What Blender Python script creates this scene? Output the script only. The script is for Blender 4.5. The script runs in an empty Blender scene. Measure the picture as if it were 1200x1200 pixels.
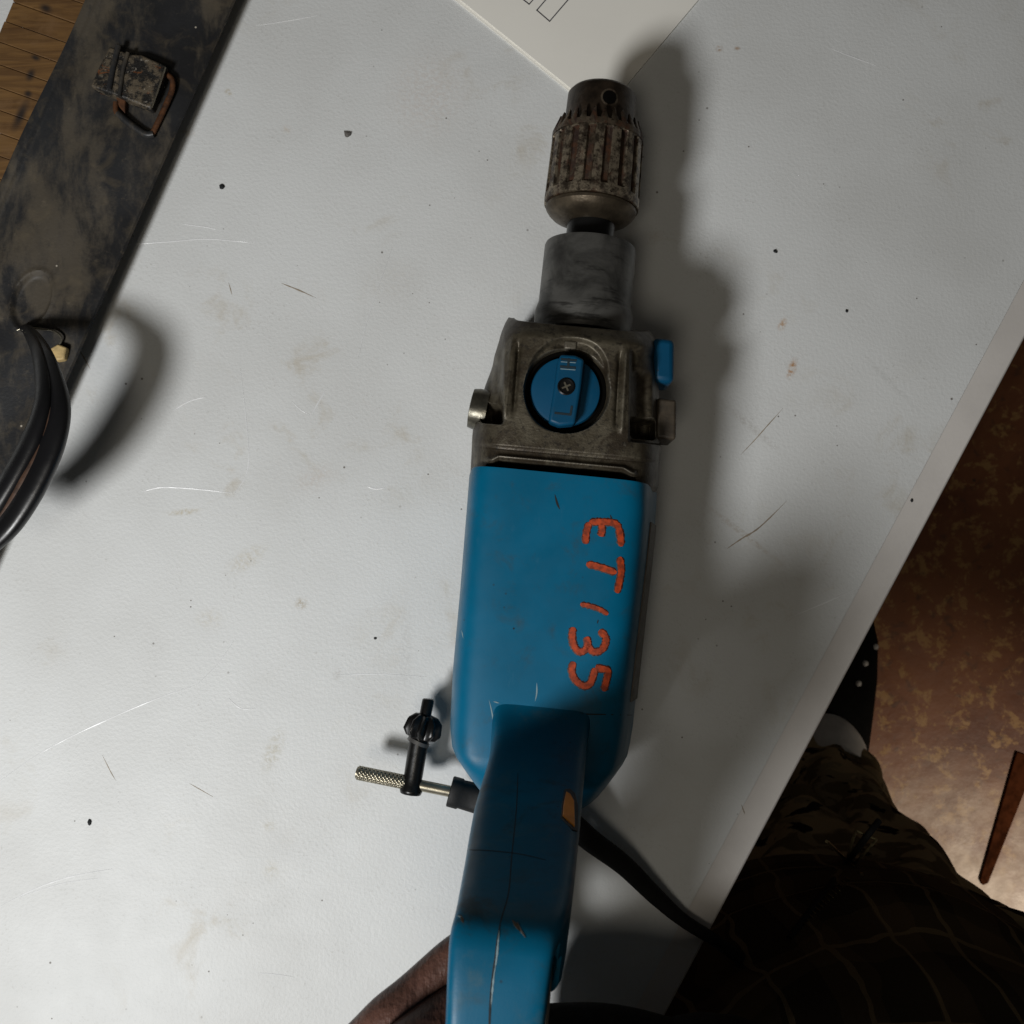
import bpy, bmesh, math, random
from mathutils import Vector, Matrix
from mathutils.bvhtree import BVHTree
random.seed(7)
R = math.radians
scene = bpy.context.scene
COL = scene.collection

# ------------------------------------------------------------------ camera
CAM = Vector((0.0, -0.041, 0.58)); TILT = R(4.0)
cd = bpy.data.cameras.new('camera'); cam = bpy.data.objects.new('camera', cd); COL.objects.link(cam)
cam.location = CAM; cam.rotation_euler = (TILT, 0, 0)
cd.sensor_fit = 'HORIZONTAL'; cd.sensor_width = 36; cd.lens = 36.0
cd.clip_start = 0.01; cd.clip_end = 20
cd.dof.use_dof = True; cd.dof.focus_distance = 0.50; cd.dof.aperture_fstop = 26.0
scene.camera = cam
FWD = Vector((0, math.sin(TILT), -math.cos(TILT))); UP = Vector((0, math.cos(TILT), math.sin(TILT)))
def ray(px, py):
    return FWD + Vector((1, 0, 0))*((px-600)/1200) + UP*((600-py)/1200)
def P(px, py, z=0.0):
    d = ray(px, py); return CAM + d*((z-CAM.z)/d.z)

# ------------------------------------------------------------------ light
w = bpy.data.worlds.new('World'); scene.world = w; w.use_nodes = True
w.node_tree.nodes['Background'].inputs[0].default_value = (1.0, 0.93, 0.82, 1)
w.node_tree.nodes['Background'].inputs[1].default_value = 0.026
def lamp(name, loc, target, size, power, color):
    l = bpy.data.lights.new(name, 'AREA'); l.shape = 'DISK'; l.size = size; l.energy = power; l.color = color
    o = bpy.data.objects.new(name, l); COL.objects.link(o); o.location = loc
    o.rotation_euler = (Vector(target)-Vector(loc)).to_track_quat('-Z', 'Y').to_euler()
    return o
def spot(name, loc, target, radius, power, angle, blend, color):
    l = bpy.data.lights.new(name, 'SPOT'); l.shadow_soft_size = radius; l.energy = power; l.color = color
    l.spot_size = R(angle); l.spot_blend = blend
    o = bpy.data.objects.new(name, l); COL.objects.link(o); o.location = loc
    o.rotation_euler = (Vector(target)-Vector(loc)).to_track_quat('-Z', 'Y').to_euler()
    return o
spot('work_lamp', (-0.52, -0.56, 0.92), (-0.235, 0.03, 0), 0.11, 43.0, 82, 1.0, (1.0, 1.0, 0.99))
lamp('ceiling_lamp', (-0.28, -0.62, 1.75), (0.05, 0, 0), 0.42, 3.1, (1.0, 0.91, 0.76))
spot('added_floor_spot', (1.45, -1.15, 0.75), (0.72, -0.56, -.85), 0.05, 95.0, 28, 1.0, (1.0, 0.84, 0.66))  # unseen spot, added to brighten the floor patch at lower right
scene.view_settings.view_transform = 'Standard'; scene.view_settings.look = 'None'
scene.view_settings.exposure = 0; scene.view_settings.gamma = 1
scene.render.engine = 'CYCLES'

# ------------------------------------------------------------------ materials
class NT:
    def __init__(s, name):
        s.m = bpy.data.materials.new(name); s.m.use_nodes = True
        s.t = s.m.node_tree; s.b = s.t.nodes['Principled BSDF']
        s.tc = s.t.nodes.new('ShaderNodeTexCoord').outputs['Object']
    def link(s, a, b):
        if hasattr(a, 'is_output'): s.t.links.new(a, b)
        elif isinstance(a, tuple): b.default_value = (*a, 1) if len(a) == 3 and len(b.default_value) == 4 else a
        else: b.default_value = a
    def noise(s, scale, detail=4, rough=.55, dist=0, vec=None, stretch=None, rot=None):
        n = s.t.nodes.new('ShaderNodeTexNoise'); n.inputs['Scale'].default_value = scale
        n.inputs['Detail'].default_value = detail; n.inputs['Roughness'].default_value = rough
        n.inputs['Distortion'].default_value = dist
        v = vec or s.tc
        if stretch:
            mp = s.t.nodes.new('ShaderNodeMapping'); mp.inputs['Scale'].default_value = stretch
            if rot: mp.inputs['Rotation'].default_value = rot
            s.t.links.new(v, mp.inputs[0]); v = mp.outputs[0]
        s.t.links.new(v, n.inputs['Vector']); return n.outputs['Fac']
    def ramp(s, fac, lo, hi, smooth=True):
        n = s.t.nodes.new('ShaderNodeMapRange'); n.inputs['From Min'].default_value = lo; n.inputs['From Max'].default_value = hi
        if smooth: n.interpolation_type = 'SMOOTHSTEP'
        s.t.links.new(fac, n.inputs['Value']); return n.outputs['Result']
    def math(s, op, a, b=0.0, c=None):
        n = s.t.nodes.new('ShaderNodeMath'); n.operation = op
        s.link(a, n.inputs[0]); s.link(b, n.inputs[1])
        if c is not None: s.link(c, n.inputs[2])
        return n.outputs[0]
    def mix(s, f, a, b):
        n = s.t.nodes.new('ShaderNodeMix'); n.data_type = 'RGBA'
        s.link(f, n.inputs[0]); s.link(a, n.inputs[6]); s.link(b, n.inputs[7]); return n.outputs[2]
    def blob(s, c, rx, ry=None, ang=0):          # soft elliptic patch at a place on the surface
        ry = ry or rx
        mp = s.t.nodes.new('ShaderNodeMapping'); mp.vector_type = 'TEXTURE'
        mp.inputs['Location'].default_value = c; mp.inputs['Rotation'].default_value = (0, 0, ang)
        mp.inputs['Scale'].default_value = (rx, ry, 1)
        s.t.links.new(s.tc, mp.inputs[0])
        n = s.t.nodes.new('ShaderNodeVectorMath'); n.operation = 'LENGTH'; s.t.links.new(mp.outputs[0], n.inputs[0])
        return s.ramp(n.outputs['Value'], 1.0, 0.1)
    def voro(s, scale, feature='F1', rnd=1.0):
        n = s.t.nodes.new('ShaderNodeTexVoronoi'); n.inputs['Scale'].default_value = scale; n.feature = feature
        n.inputs['Randomness'].default_value = rnd
        s.t.links.new(s.tc, n.inputs['Vector']); return n
    def bump(s, h, strength, dist=0.001, prev=None):
        n = s.t.nodes.new('ShaderNodeBump'); n.inputs['Strength'].default_value = strength
        n.inputs['Distance'].default_value = dist; s.t.links.new(h, n.inputs['Height'])
        if prev: s.t.links.new(prev, n.inputs['Normal'])
        return n.outputs[0]
    def out(s, col, rough=.5, metal=0.0, normal=None, spec=None, coat=0):
        s.link(col, s.b.inputs['Base Color']); s.link(rough, s.b.inputs['Roughness']); s.link(metal, s.b.inputs['Metallic'])
        if normal: s.t.links.new(normal, s.b.inputs['Normal'])
        if spec is not None: s.b.inputs['Specular IOR Level'].default_value = spec
        if coat: s.b.inputs['Coat Weight'].default_value = coat; s.b.inputs['Coat Roughness'].default_value = .15
        return s.m

def speckles(n, scale, r, keep, seed_noise=30):
    """tiny specks: voronoi cells whose random colour passes a threshold"""
    v = n.voro(scale)
    d = n.ramp(v.outputs['Distance'], r, r*.5)
    sep = n.t.nodes.new('ShaderNodeSeparateColor'); n.t.links.new(v.outputs['Color'], sep.inputs[0])
    k = n.math('GREATER_THAN', sep.outputs[0], keep)
    return n.math('MULTIPLY', d, k)

def m_table():
    n = NT('white_laminate')
    col = n.mix(n.ramp(n.noise(9, 4), .35, .7), (.675, .69, .69), (.61, .62, .615))
    # faint brownish smears
    sm = n.math('MULTIPLY', n.ramp(n.noise(38, 6, .65, .5), .52, .74), .55)
    sm = n.math('MULTIPLY', sm, n.ramp(n.noise(7, 2), .45, .62))
    col = n.mix(sm, col, (.47, .42, .33))
    grime = n.math('MULTIPLY', n.ramp(n.noise(520, 5, .7), .54, .72), .42)
    grime = n.math('MULTIPLY', grime, n.ramp(n.noise(30, 4, .6), .42, .7))
    col = n.mix(grime, col, (.30, .28, .24))
    spots = [(320, 880, 10, 26, .35, .5, (.42, .38, .27)), (290, 655, 26, 12, -.6, .45, (.5, .45, .34)), (245, 725, 16, 12, 0, .3, (.5, .45, .34)),
             (353, 707, 8, 7, 0, .7, (.36, .29, .18)), (215, 600, 20, 4, -.1, .55, (.42, .34, .18)), (370, 560, 26, 15, -.5, .3, (.52, .44, .38)),
             (928, 432, 5, 13, .35, .95, (.42, .21, .07)), (917, 380, 5, 8, .5, .75, (.45, .25, .10)), (843, 57, 5, 4, 0, .85, (.30, .16, .06)),
             (864, 57, 4, 3, 0, .75, (.33, .19, .09)), (316, 967, 8, 8, 0, .4, (.42, .38, .27)), (220, 155, 9, 5, .3, .5, (.46, .36, .24)),
             (268, 108, 6, 4, .6, .6, (.42, .34, .2)), (336, 152, 6, 6, 0, .4, (.55, .46, .36)), (500, 110, 50, 60, .3, .28, (.55, .45, .38)),
             (318, 1020, 9, 12, 0, .35, (.45, .4, .28)), (880, 500, 5, 50, -.85, .3, (.35, .32, .28)), (760, 445, 5, 24, -.9, .45, (.28, .23, .2)),
             (870, 625, 4, 52, -.9, .4, (.35, .26, .16)), (475, 760, 9, 60, 0, .2, (.35, .34, .32)), (395, 790, 5, 8, 0, .4, (.35, .33, .3)),
             (1040, 445, 4, 40, -.75, .25, (.3, .3, .28)), (460, 330, 40, 30, 0, .15, (.5, .45, .38))]
    rag = n.ramp(n.noise(420, 5, .7), .38, .62)
    for (x, y, a, b, ang, op, c) in spots:
        p = P(x, y, 0); k = .58/1200
        f = n.math('MULTIPLY', n.math('MULTIPLY', n.blob((p.x, p.y, 0), a*k*1.4, b*k*1.4, -ang), rag), op)
        col = n.mix(n.math('MINIMUM', f, 1.0), col, c)
    sp = n.math('MAXIMUM', speckles(n, 95, .085, .80), speckles(n, 210, .13, .93))
    sp = n.math('MULTIPLY', sp, n.ramp(n.noise(22, 3, .6), .44, .56))
    col = n.mix(n.math('MULTIPLY', sp, .8), col, (.07, .05, .035))
    nr = n.bump(n.noise(520, 2, .5), .23, .0009)
    nr = n.bump(n.noise(1300, 2, .5), .16, .0004, nr)
    return n.out(col, n.ramp(n.noise(14, 4), .2, .9) and n.math('MULTIPLY_ADD', n.noise(60, 4), .18, .42), 0, nr, .30)

def m_simple(name, c, rough=.5, metal=0, var=.3, scale=60, bump=.1, bscale=400, spec=None):
    n = NT(name)
    d = tuple(x*(1-var) for x in c)
    col = n.mix(n.ramp(n.noise(scale, 5, .6), .35, .68), c, d)
    return n.out(col, n.math('MULTIPLY_ADD', n.noise(scale*2, 4), .25, rough-.12), metal, n.bump(n.noise(bscale, 3), bump, .0006), spec)

def m_blue(name='teal_plastic', dirt=.5, base=(.000, .112, .215), rough=.38, dust=0):
    n = NT(name)
    col = n.mix(n.ramp(n.noise(26, 4), .35, .7), base, tuple(x*.84 for x in base))
    g = n.math('MULTIPLY', n.ramp(n.noise(70, 7, .68, .4), .52, .78), dirt)
    col = n.mix(g, col, (.035, .045, .04))
    pale = n.math('MULTIPLY', n.ramp(n.noise(150, 6, .7, stretch=(1, .35, 1)), .60, .80), .08)
    col = n.mix(pale, col, (.16, .27, .33))
    if dust:
        dd = n.math('MULTIPLY', n.ramp(n.noise(55, 8, .72, .3), .50, .66), dust); col = n.mix(dd, col, (.085, .125, .125))
        dk = n.math('MULTIPLY', n.ramp(n.noise(38, 8, .7, .5), .55, .66), .55); col = n.mix(dk, col, (.022, .030, .026))
    col = n.mix(n.math('MULTIPLY', speckles(n, 170, .12, .86), .55), col, (.02, .02, .02))
    sc = n.math('MULTIPLY', n.ramp(n.noise(60, 3, .5, stretch=(7, 1, 2), rot=(0, 0, .5)), .70, .73), .16)
    nr = n.bump(n.noise(1500, 3), .10, .0003)
    nr = n.bump(n.noise(45, 4), .12, .0006, nr)
    return n.out(col, n.math('MULTIPLY_ADD', n.noise(90, 5, .6), .30, rough-.12), 0, nr, .22)

def m_cast(name='dirty_cast_aluminium'):
    n = NT(name)
    col = n.mix(n.ramp(n.noise(60, 6, .65), .3, .7), (.115, .10, .070), (.055, .044, .027))
    col = n.mix(n.math('MULTIPLY', n.ramp(n.noise(38, 6, .68, .6), .44, .58), .8), col, (.026, .017, .009))
    col = n.mix(n.math('MULTIPLY', n.ramp(n.noise(380, 5, .75), .50, .64), .8), col, (.022, .018, .013))
    col = n.mix(n.math('MULTIPLY', n.ramp(n.noise(260, 5, .7), .62, .80), .7), col, (.20, .18, .14))
    geo = n.t.nodes.new('ShaderNodeNewGeometry').outputs['Pointiness']
    col = n.mix(n.math('MULTIPLY', n.ramp(geo, .515, .60), .55), col, (.30, .28, .23))
    nr = n.bump(n.noise(900, 3), .35, .0005)
    nr = n.bump(n.noise(150, 4), .20, .0008, nr)
    return n.out(col, n.math('MULTIPLY_ADD', n.noise(90, 4), .35, .32), .45, nr)

def m_rust(name='rusty_chuck_steel', ribs=None):
    n = NT(name)
    col = n.mix(n.ramp(n.noise(120, 6, .6), .4, .6), (.15, .12, .085), (.06, .044, .030))
    rn = n.noise(85, 7, .68, .5, stretch=(1.6, .8, 1.6))
    if ribs:                               # the proud ribs are rubbed bright, the flutes hold the rust
        sep = n.t.nodes.new('ShaderNodeSeparateXYZ'); n.t.links.new(n.tc, sep.inputs[0])
        dx = n.math('SUBTRACT', sep.outputs[0], ribs[0]); dz = n.math('SUBTRACT', sep.outputs[2], ribs[1])
        rad = n.math('SQRT', n.math('ADD', n.math('MULTIPLY', dx, dx), n.math('MULTIPLY', dz, dz)))
        hi = n.ramp(rad, ribs[2]*.93, ribs[2]*.975)
        rn = n.math('ADD', rn, n.math('MULTIPLY_ADD', hi, -.13, .07))
        col = n.mix(hi, col, n.mix(n.ramp(n.noise(200, 5, .7), .4, .6), (.30, .25, .18), (.055, .042, .030)))
    r = n.ramp(rn, .43, .60)
    col = n.mix(r, col, n.mix(n.ramp(n.noise(240, 4), .4, .62), (.022, .010, .006), (.058, .022, .008)))
    pit = n.ramp(n.noise(480, 4, .7), .56, .66)
    col = n.mix(n.math('MULTIPLY', pit, .9), col, (.018, .010, .007))
    nr = n.bump(n.noise(480, 5, .7), .5, .0006)
    return n.out(col, n.math('MULTIPLY_ADD', r, .34, .36), n.math('MULTIPLY_ADD', r, -.5, .7), nr)

def m_nose(name='oily_steel_neck'):
    n = NT(name)
    col = n.mix(n.ramp(n.noise(45, 5, .6, .4), .36, .66), (.150, .147, .137), (.050, .049, .046))
    col = n.mix(n.math('MULTIPLY', n.ramp(n.noise(90, 5, .6, stretch=(.5, 3, .5), rot=(0, 0, .15)), .55, .68), .75), col, (.018, .017, .016))
    return n.out(col, n.math('MULTIPLY_ADD', n.noise(120, 5), .3, .30), .55, n.bump(n.noise(500, 3, stretch=(.3, 3, .3)), .2, .0004))

def m_case():
    n = NT('dusty_black_case')
    col = n.mix(n.ramp(n.noise(18, 5, .55), .35, .65), (.024, .025, .027), (.014, .014, .015))
    d = n.ramp(n.noise(34, 9, .68, .25, stretch=(1, .45, 1), rot=(0, 0, -.4)), .44, .62)
    col = n.mix(n.math('MULTIPLY', d, .52), col, (.105, .084, .055))
    col = n.mix(n.math('MULTIPLY', n.ramp(n.noise(70, 6, .6, .8), .5, .7), .3), col, (.12, .095, .06))
    col = n.mix(n.math('MULTIPLY', n.ramp(n.noise(160, 6, .7), .60, .78), .4), col, (.16, .13, .09))
    col = n.mix(speckles(n, 120, .09, .93), col, (.4, .36, .3))
    nr = n.bump(n.noise(600, 4), .25, .0005); nr = n.bump(n.noise(40, 4), .35, .0015, nr)
    return n.out(col, n.math('MULTIPLY_ADD', d, .25, .42), 0, nr, .4)

def m_flaky():
    n = NT('flaking_black_plate')
    col = n.mix(n.ramp(n.noise(130, 6, .7), .46, .58), (.014, .013, .012), (.11, .088, .060))
    col = n.mix(n.ramp(n.noise(90, 5, .7, .4), .60, .66), col, (.15, .055, .018))
    col = n.mix(n.math('MULTIPLY', n.ramp(n.noise(420, 4, .7), .60, .70), .8), col, (.34, .31, .26))
    return n.out(col, .45, .1, n.bump(n.noise(130, 6, .7), .9, .0012))

def m_floor():
    n = NT('stained_concrete_floor')
    col = n.mix(n.ramp(n.noise(5, 6, .62, .6), .34, .66), (.125, .036, .013), (.23, .085, .032))
    col = n.mix(n.ramp(n.noise(38, 8, .76, .3), .515, .60), col, (.36, .20, .07))
    col = n.mix(n.math('MULTIPLY', n.ramp(n.noise(48, 6, .6, .6), .56, .7), .7), col, (.09, .042, .024))
    b = P(1160, 1050, -.85)
    dust = n.math('MULTIPLY', n.blob((b.x, b.y, 0), .32, .20, -.5), n.ramp(n.noise(14, 6, .6), .25, .6))
    st_ = P(1178, 965, -.85); dust = n.math('MULTIPLY', dust, n.math('SUBTRACT', 1.0, n.blob((st_.x, st_.y, 0), .022, .12, -.36)))  # gap in the dust puts a thin shadow band into the floor colour
    col = n.mix(dust, col, n.mix(n.ramp(n.noise(60, 5, .6), .4, .62), (.56, .46, .37), (.40, .31, .235)))
    col = n.mix(n.math('MULTIPLY', speckles(n, 26, .09, .7), .8), col, (.05, .03, .02))
    return n.out(col, n.math('MULTIPLY_ADD', n.noise(20, 4), .3, .25), 0, n.bump(n.noise(60, 5), .2, .002))

def m_wood():
    n = NT('old_pine')
    g = n.noise(14, 6, .6, 1.5, stretch=(1, 9, 1), rot=(0, 0, -.25))
    col = n.mix(n.ramp(g, .3, .7), (.17, .088, .026), (.085, .040, .011))
    col = n.mix(n.ramp(n.noise(40, 5, .6), .58, .74), col, (.15, .08, .03))
    for (x, y, a, b) in ((54, 10, 8, 6), (42, 68, 6, 4), (36, 88, 5, 9), (24, 135, 6, 22), (33, 110, 5, 5)):
        p = P(x, y, .012); k = .57/1200
        col = n.mix(n.math('MULTIPLY', n.blob((p.x-P(0, 0, 0).x, p.y-P(0, 0, 0).y, .012), a*k*1.5, b*k*1.3, -.4), 1.0), col, (.02, .012, .008))
    return n.out(col, .62, 0, n.bump(g, .3, .001))

def m_plaid(name, dark, line, scale, tint):
    n = NT(name)
    sep = n.t.nodes.new('ShaderNodeSeparateXYZ'); n.t.links.new(n.tc, sep.inputs[0])
    wob = n.math('MULTIPLY', n.noise(9, 3), .05)
    def stripe(o, per, w):
        f = n.math('FRACT', n.math('MULTIPLY', n.math('ADD', o, wob), 1/per))
        return n.math('LESS_THAN', n.math('ABSOLUTE', n.math('SUBTRACT', f, .5)), w)
    s = n.math('MAXIMUM', stripe(sep.outputs[0], .042, .035), stripe(n.math('ADD', sep.outputs[2], sep.outputs[1]), .05, .03))
    wide = n.math('MULTIPLY', n.math('ADD', stripe(sep.outputs[0], .055, .22), stripe(n.math('ADD', sep.outputs[2], sep.outputs[1]), .07, .2)), .5)
    col = n.mix(wide, dark, tint)
    col = n.mix(n.math('MULTIPLY', s, .6), col, line)
    weave = n.noise(1400, 2)
    return n.out(col, .9, 0, n.bump(weave, .4, .001), .2)

def m_camo():
    n = NT('camo_trouser_cloth')
    col = n.mix(n.ramp(n.noise(16, 3, .5, .5), .46, .5), (.16, .125, .065), (.42, .33, .19))
    col = n.mix(n.ramp(n.noise(22, 3, .5, .8, stretch=(1, 1.4, .8)), .58, .61), col, (.30, .25, .15))
    col = n.mix(n.ramp(n.noise(30, 3, .5, .6), .60, .63), col, (.014, .011, .008))
    return n.out(col, .9, 0, n.bump(n.noise(900, 2), .4, .001), .2)

def m_skin():
    n = NT('skin')
    col = n.mix(n.ramp(n.noise(90, 5, .6), .35, .7), (.120, .056, .040), (.065, .030, .021))
    nr = n.bump(n.noise(420, 4, .6), .5, .0009)
    nr = n.bump(n.noise(130, 3, .6, stretch=(2.6, .7, 1), rot=(0, 0, .8)), .55, .0014, nr)
    n.b.inputs['Subsurface Weight'].default_value = .12; n.b.inputs['Subsurface Radius'].default_value = (.004, .002, .001)
    return n.out(col, .5, 0, nr, .4)

M = dict(
    table=m_table(), band=m_simple('edge_trim', (.66, .63, .60), .5, 0, .08, 30, .1), under=m_simple('board_core', (.2, .16, .12), .8),
    blue=m_blue(), handle=m_blue('worn_teal_plastic', .45, (.000, .103, .198), .38, .28), knobblue=m_blue('knob_plastic', .35, (.002, .062, .135), .42),
    cast=m_cast(), rust=m_rust(), neck=m_nose(), black=m_simple('black_rubber', (.010, .010, .010), .55, 0, .4, 80, .2),
    gloss=m_simple('black_steel', (.009, .009, .009), .30, .3, .4, 120, .12), steel=m_simple('bright_steel', (.50, .46, .36), .30, .9, .35, 120, .1),
    plate=m_simple('brown_name_plate', (.055, .042, .028), .5, 0, .5, 140, .3), dark=m_simple('seam_grime', (.008, .010, .012), .8),
    void=m_simple('black_recess', (.004, .0035, .003), .95, spec=.03), case=m_case(), floor=m_floor(), wood=m_wood(), skin=m_skin(), camo=m_camo(),
    jacket=m_plaid('plaid_jacket_cloth', (.050, .038, .024), (.30, .22, .12), 1, (.12, .082, .045)),
    sleevecloth=m_simple('dark_sleeve_cloth', (.012, .010, .008), .9, 0, .4, 60, .4, 900, .1),
    nose=m_simple('brown_oily_steel', (.060, .042, .028), .42, .5, .65, 110, .4, 380),
    white=m_simple('white_sock_cloth', (.85, .86, .84), .8, 0, .12), pearl=m_simple('white_stud', (.75, .75, .73), .3),
    paper=m_simple('paper', (.86, .84, .78), .75, 0, .03, 20, .0), ink=m_simple('printed_ink', (.06, .06, .07), .8), brass=m_simple('dull_brass', (.42, .36, .20), .45, .7, .5, 200, .2),
    letter=m_simple('orange_paint', (.46, .050, .003), .6, 0, .62, 330, .2), letteredge=m_simple('orange_paint_rim', (.06, .014, .008), .6, 0, .5, 260, .3),
    orange=m_simple('orange_button', (1.0, .33, .005), .45, 0, .25, 90), scratch=m_simple('scratch_burr', (.76, .77, .78), .3, 0, .1),
    darkscratch=m_simple('dark_scratch', (.34, .28, .21), .7), rustwire=m_simple('rusty_wire', (.11, .042, .014), .65, .2, .7, 200, .3),
    glossblack=m_simple('glossy_black_grip', (.007, .007, .008), .36, 0, .3, 60, .1), wear=m_simple('worn_brown', (.07, .034, .018), .7, 0, .5, 200, .4),
    pine=m_simple('pale_wood_chip', (.62, .45, .2), .6, 0, .3, 300, .3), chip=m_simple('grey_chip', (.14, .13, .12), .6, 0, .4, 300, .3),
    engrave=m_simple('engraved_mark', (.004, .018, .028), .8), light_mark=m_simple('pale_scuff', (.25, .36, .40), .5))

# ------------------------------------------------------------------ mesh helpers
def obj(name, verts, faces, mat, parent=None, smooth=None, bevel=0):
    me = bpy.data.meshes.new(name); me.from_pydata([tuple(v) for v in verts], [], faces); me.update()
    bm = bmesh.new(); bm.from_mesh(me); bmesh.ops.recalc_face_normals(bm, faces=bm.faces); bm.to_mesh(me); bm.free()
    me.materials.append(mat)
    o = bpy.data.objects.new(name, me); COL.objects.link(o)
    if parent: o.parent = parent
    if bevel:
        b = o.modifiers.new('bevel', 'BEVEL'); b.width = bevel; b.segments = 3; b.limit_method = 'ANGLE'; b.angle_limit = R(35)
    if smooth is not None:
        me.polygons.foreach_set('use_smooth', [True]*len(me.polygons)); me.set_sharp_from_angle(angle=R(smooth))
    elif bevel:
        me.polygons.foreach_set('use_smooth', [True]*len(me.polygons)); me.set_sharp_from_angle(angle=R(60))
    return o
def tag(o, label=None, cat=None, group=None, kind=None):
    if label: o['label'] = label
    if cat: o['category'] = cat
    if group: o['group'] = group
    if kind: o['kind'] = kind
    return o
def empty(name, loc=(0, 0, 0), rz=0):
    o = bpy.data.objects.new(name, None); COL.objects.link(o); o.location = loc; o.rotation_euler = (0, 0, rz); o.empty_display_size = .02; return o
def loft(name, rings, mat, parent=None, smooth=50, cap=True, bevel=0):
    n = len(rings[0]); V = [p for r in rings for p in r]; F = []
    for i in range(len(rings)-1):
        for j in range(n):
            k = (j+1) % n; F.append((i*n+j, i*n+k, (i+1)*n+k, (i+1)*n+j))
    if cap: F.append(tuple(range(n))[::-1]); F.append(tuple((len(rings)-1)*n+j for j in range(n)))
    return obj(name, V, F, mat, parent, smooth, bevel)
def catmull(pts, n=6):
    pts = [Vector(p) for p in pts]; out = []
    for i in range(len(pts)-1):
        p0 = pts[max(i-1, 0)]; p1 = pts[i]; p2 = pts[i+1]; p3 = pts[min(i+2, len(pts)-1)]
        for k in range(n):
            t = k/n
            out.append(.5*((2*p1)+(p2-p0)*t+(2*p0-5*p1+4*p2-p3)*t*t+(3*p1-p0-3*p2+p3)*t**3))
    out.append(pts[-1]); return out
def tube(name, pts, rad, mat, parent=None, seg=14, n=6, flat=1.0, rfun=None):
    c = catmull(pts, n) if n > 1 else [Vector(p) for p in pts]
    if not isinstance(rad, (list, tuple)): rad = [rad]*len(pts)
    rings = []; prev = None
    for i, p in enumerate(c):
        t = (c[min(i+1, len(c)-1)]-c[max(i-1, 0)]).normalized()
        a = Vector((0, 0, 1)) if abs(t.z) < .9 else Vector((1, 0, 0))
        if prev is not None: a = prev
        s = t.cross(a).normalized(); u = s.cross(t).normalized(); prev = u
        f = i/max(1, (n if n > 1 else 1)); k = int(min(f, len(rad)-1)); k2 = min(k+1, len(rad)-1); r = rad[k]*(1-(f-k))+rad[k2]*(f-k)
        rings.append([p+(s*math.cos(2*math.pi*j/seg)+u*math.sin(2*math.pi*j/seg)*flat)*r*(rfun(i, j) if rfun else 1) for j in range(seg)])
    return loft(name, rings, mat, parent, 60)
def lathe(name, prof, cx, cz, mat, parent=None, seg=64, rf=None, smooth=40, cap=True):
    rings = []
    for i, (y, r) in enumerate(prof):
        rings.append([Vector((cx+math.cos(2*math.pi*j/seg)*r*(rf(i, j) if rf else 1), y, cz+math.sin(2*math.pi*j/seg)*r*(rf(i, j) if rf else 1))) for j in range(seg)])
    return loft(name, rings, mat, parent, smooth, cap)
def prism(name, poly, z0, z1, mat, parent=None, bevel=0, smooth=None):
    n = len(poly); V = [(*p[:2], z0) for p in poly]+[(*p[:2], z1) for p in poly]
    F = [tuple(range(n))[::-1], tuple(range(n, 2*n))]+[(i, (i+1) % n, n+(i+1) % n, n+i) for i in range(n)]
    return obj(name, V, F, mat, parent, smooth, bevel)
def sstep(a, b, x):
    t = max(0, min(1, (x-a)/(b-a))); return t*t*(3-2*t)
def lerp_tab(tab, y):
    if y <= tab[0][0]: return tab[0][1]
    for (a, va), (b, vb) in zip(tab, tab[1:]):
        if y <= b: return va+(vb-va)*(y-a)/(b-a)
    return tab[-1][1]
def superellipse(cx, cz, rx, rup, rdn, n, seg, y):
    out = []
    for j in range(seg):
        a = 2*math.pi*j/seg; c, s = math.cos(a), math.sin(a)
        x = math.copysign(abs(c)**(2/n), c)*rx; z = math.copysign(abs(s)**(2/n), s)*(rup if s > 0 else rdn)
        out.append(Vector((cx+x, y, cz+z)))
    return out

# ================================================================== SETTING
FZ = -.85
fl = obj('floor', [(-4, -4, 0), (4, -4, 0), (4, 4, 0), (-4, 4, 0)], [(0, 1, 2, 3)], M['floor']); fl.location = (0, 0, FZ)
tag(fl, kind='structure')
M['floor']

# ================================================================== TABLE
E0 = P(1200, 400, 0); E1 = P(835, 1087, 0); ed = (E1-E0).normalized(); en = Vector((ed.y, -ed.x, 0))
if en.x > 0: en = -en                    # inward normal
table = tag(empty('table', (0, 0, FZ)), 'off-white scratched work table under the drill and the papers', 'table')
def tobj(o): o.location = (0, 0, -FZ); return o
bw = .0165
A = E0-ed*.6+en*bw; B = E1+ed*.60+en*bw
poly = [A, B, B+en*1.2, A+en*1.2]
def ring_(inset, z):
    a = A+ed*inset+en*inset; b = B-ed*inset+en*inset
    return [Vector((p.x, p.y, z)) for p in (a, b, b+en*(1.2-2*inset), a+en*(1.2-2*inset))]
V = ring_(0, 0)
tobj(prism('tabletop', poly, -.026, 0, M['table'], table))
Ao, Bo = A-en*bw, B-en*bw
rows = []
for k in range(9):
    t = (0, .2, .4, .6, .8, .90, .95, .98, 1)[k]
    off = bw*t; z = -.0007*t - (0.0 if t < .9 else .002*((t-.9)/.1)**2)
    rows.append([A-en*(off+.0001)+Vector((0, 0, z)), B-en*(off+.0001)+Vector((0, 0, z))])
rows.append([Ao+Vector((0, 0, -.026)), Bo+Vector((0, 0, -.026))])
rows.append([A-en*.0002+Vector((0, 0, -.026)), B-en*.0002+Vector((0, 0, -.026))])
V = [p for r in rows for p in r]; F = [(2*i, 2*i+1, 2*i+3, 2*i+2) for i in range(len(rows)-1)]
F += [tuple(range(0, 2*len(rows), 2)), tuple(range(1, 2*len(rows), 2))[::-1]]
tobj(obj('edge_trim', V, F, M['band'], table, 6))
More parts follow.
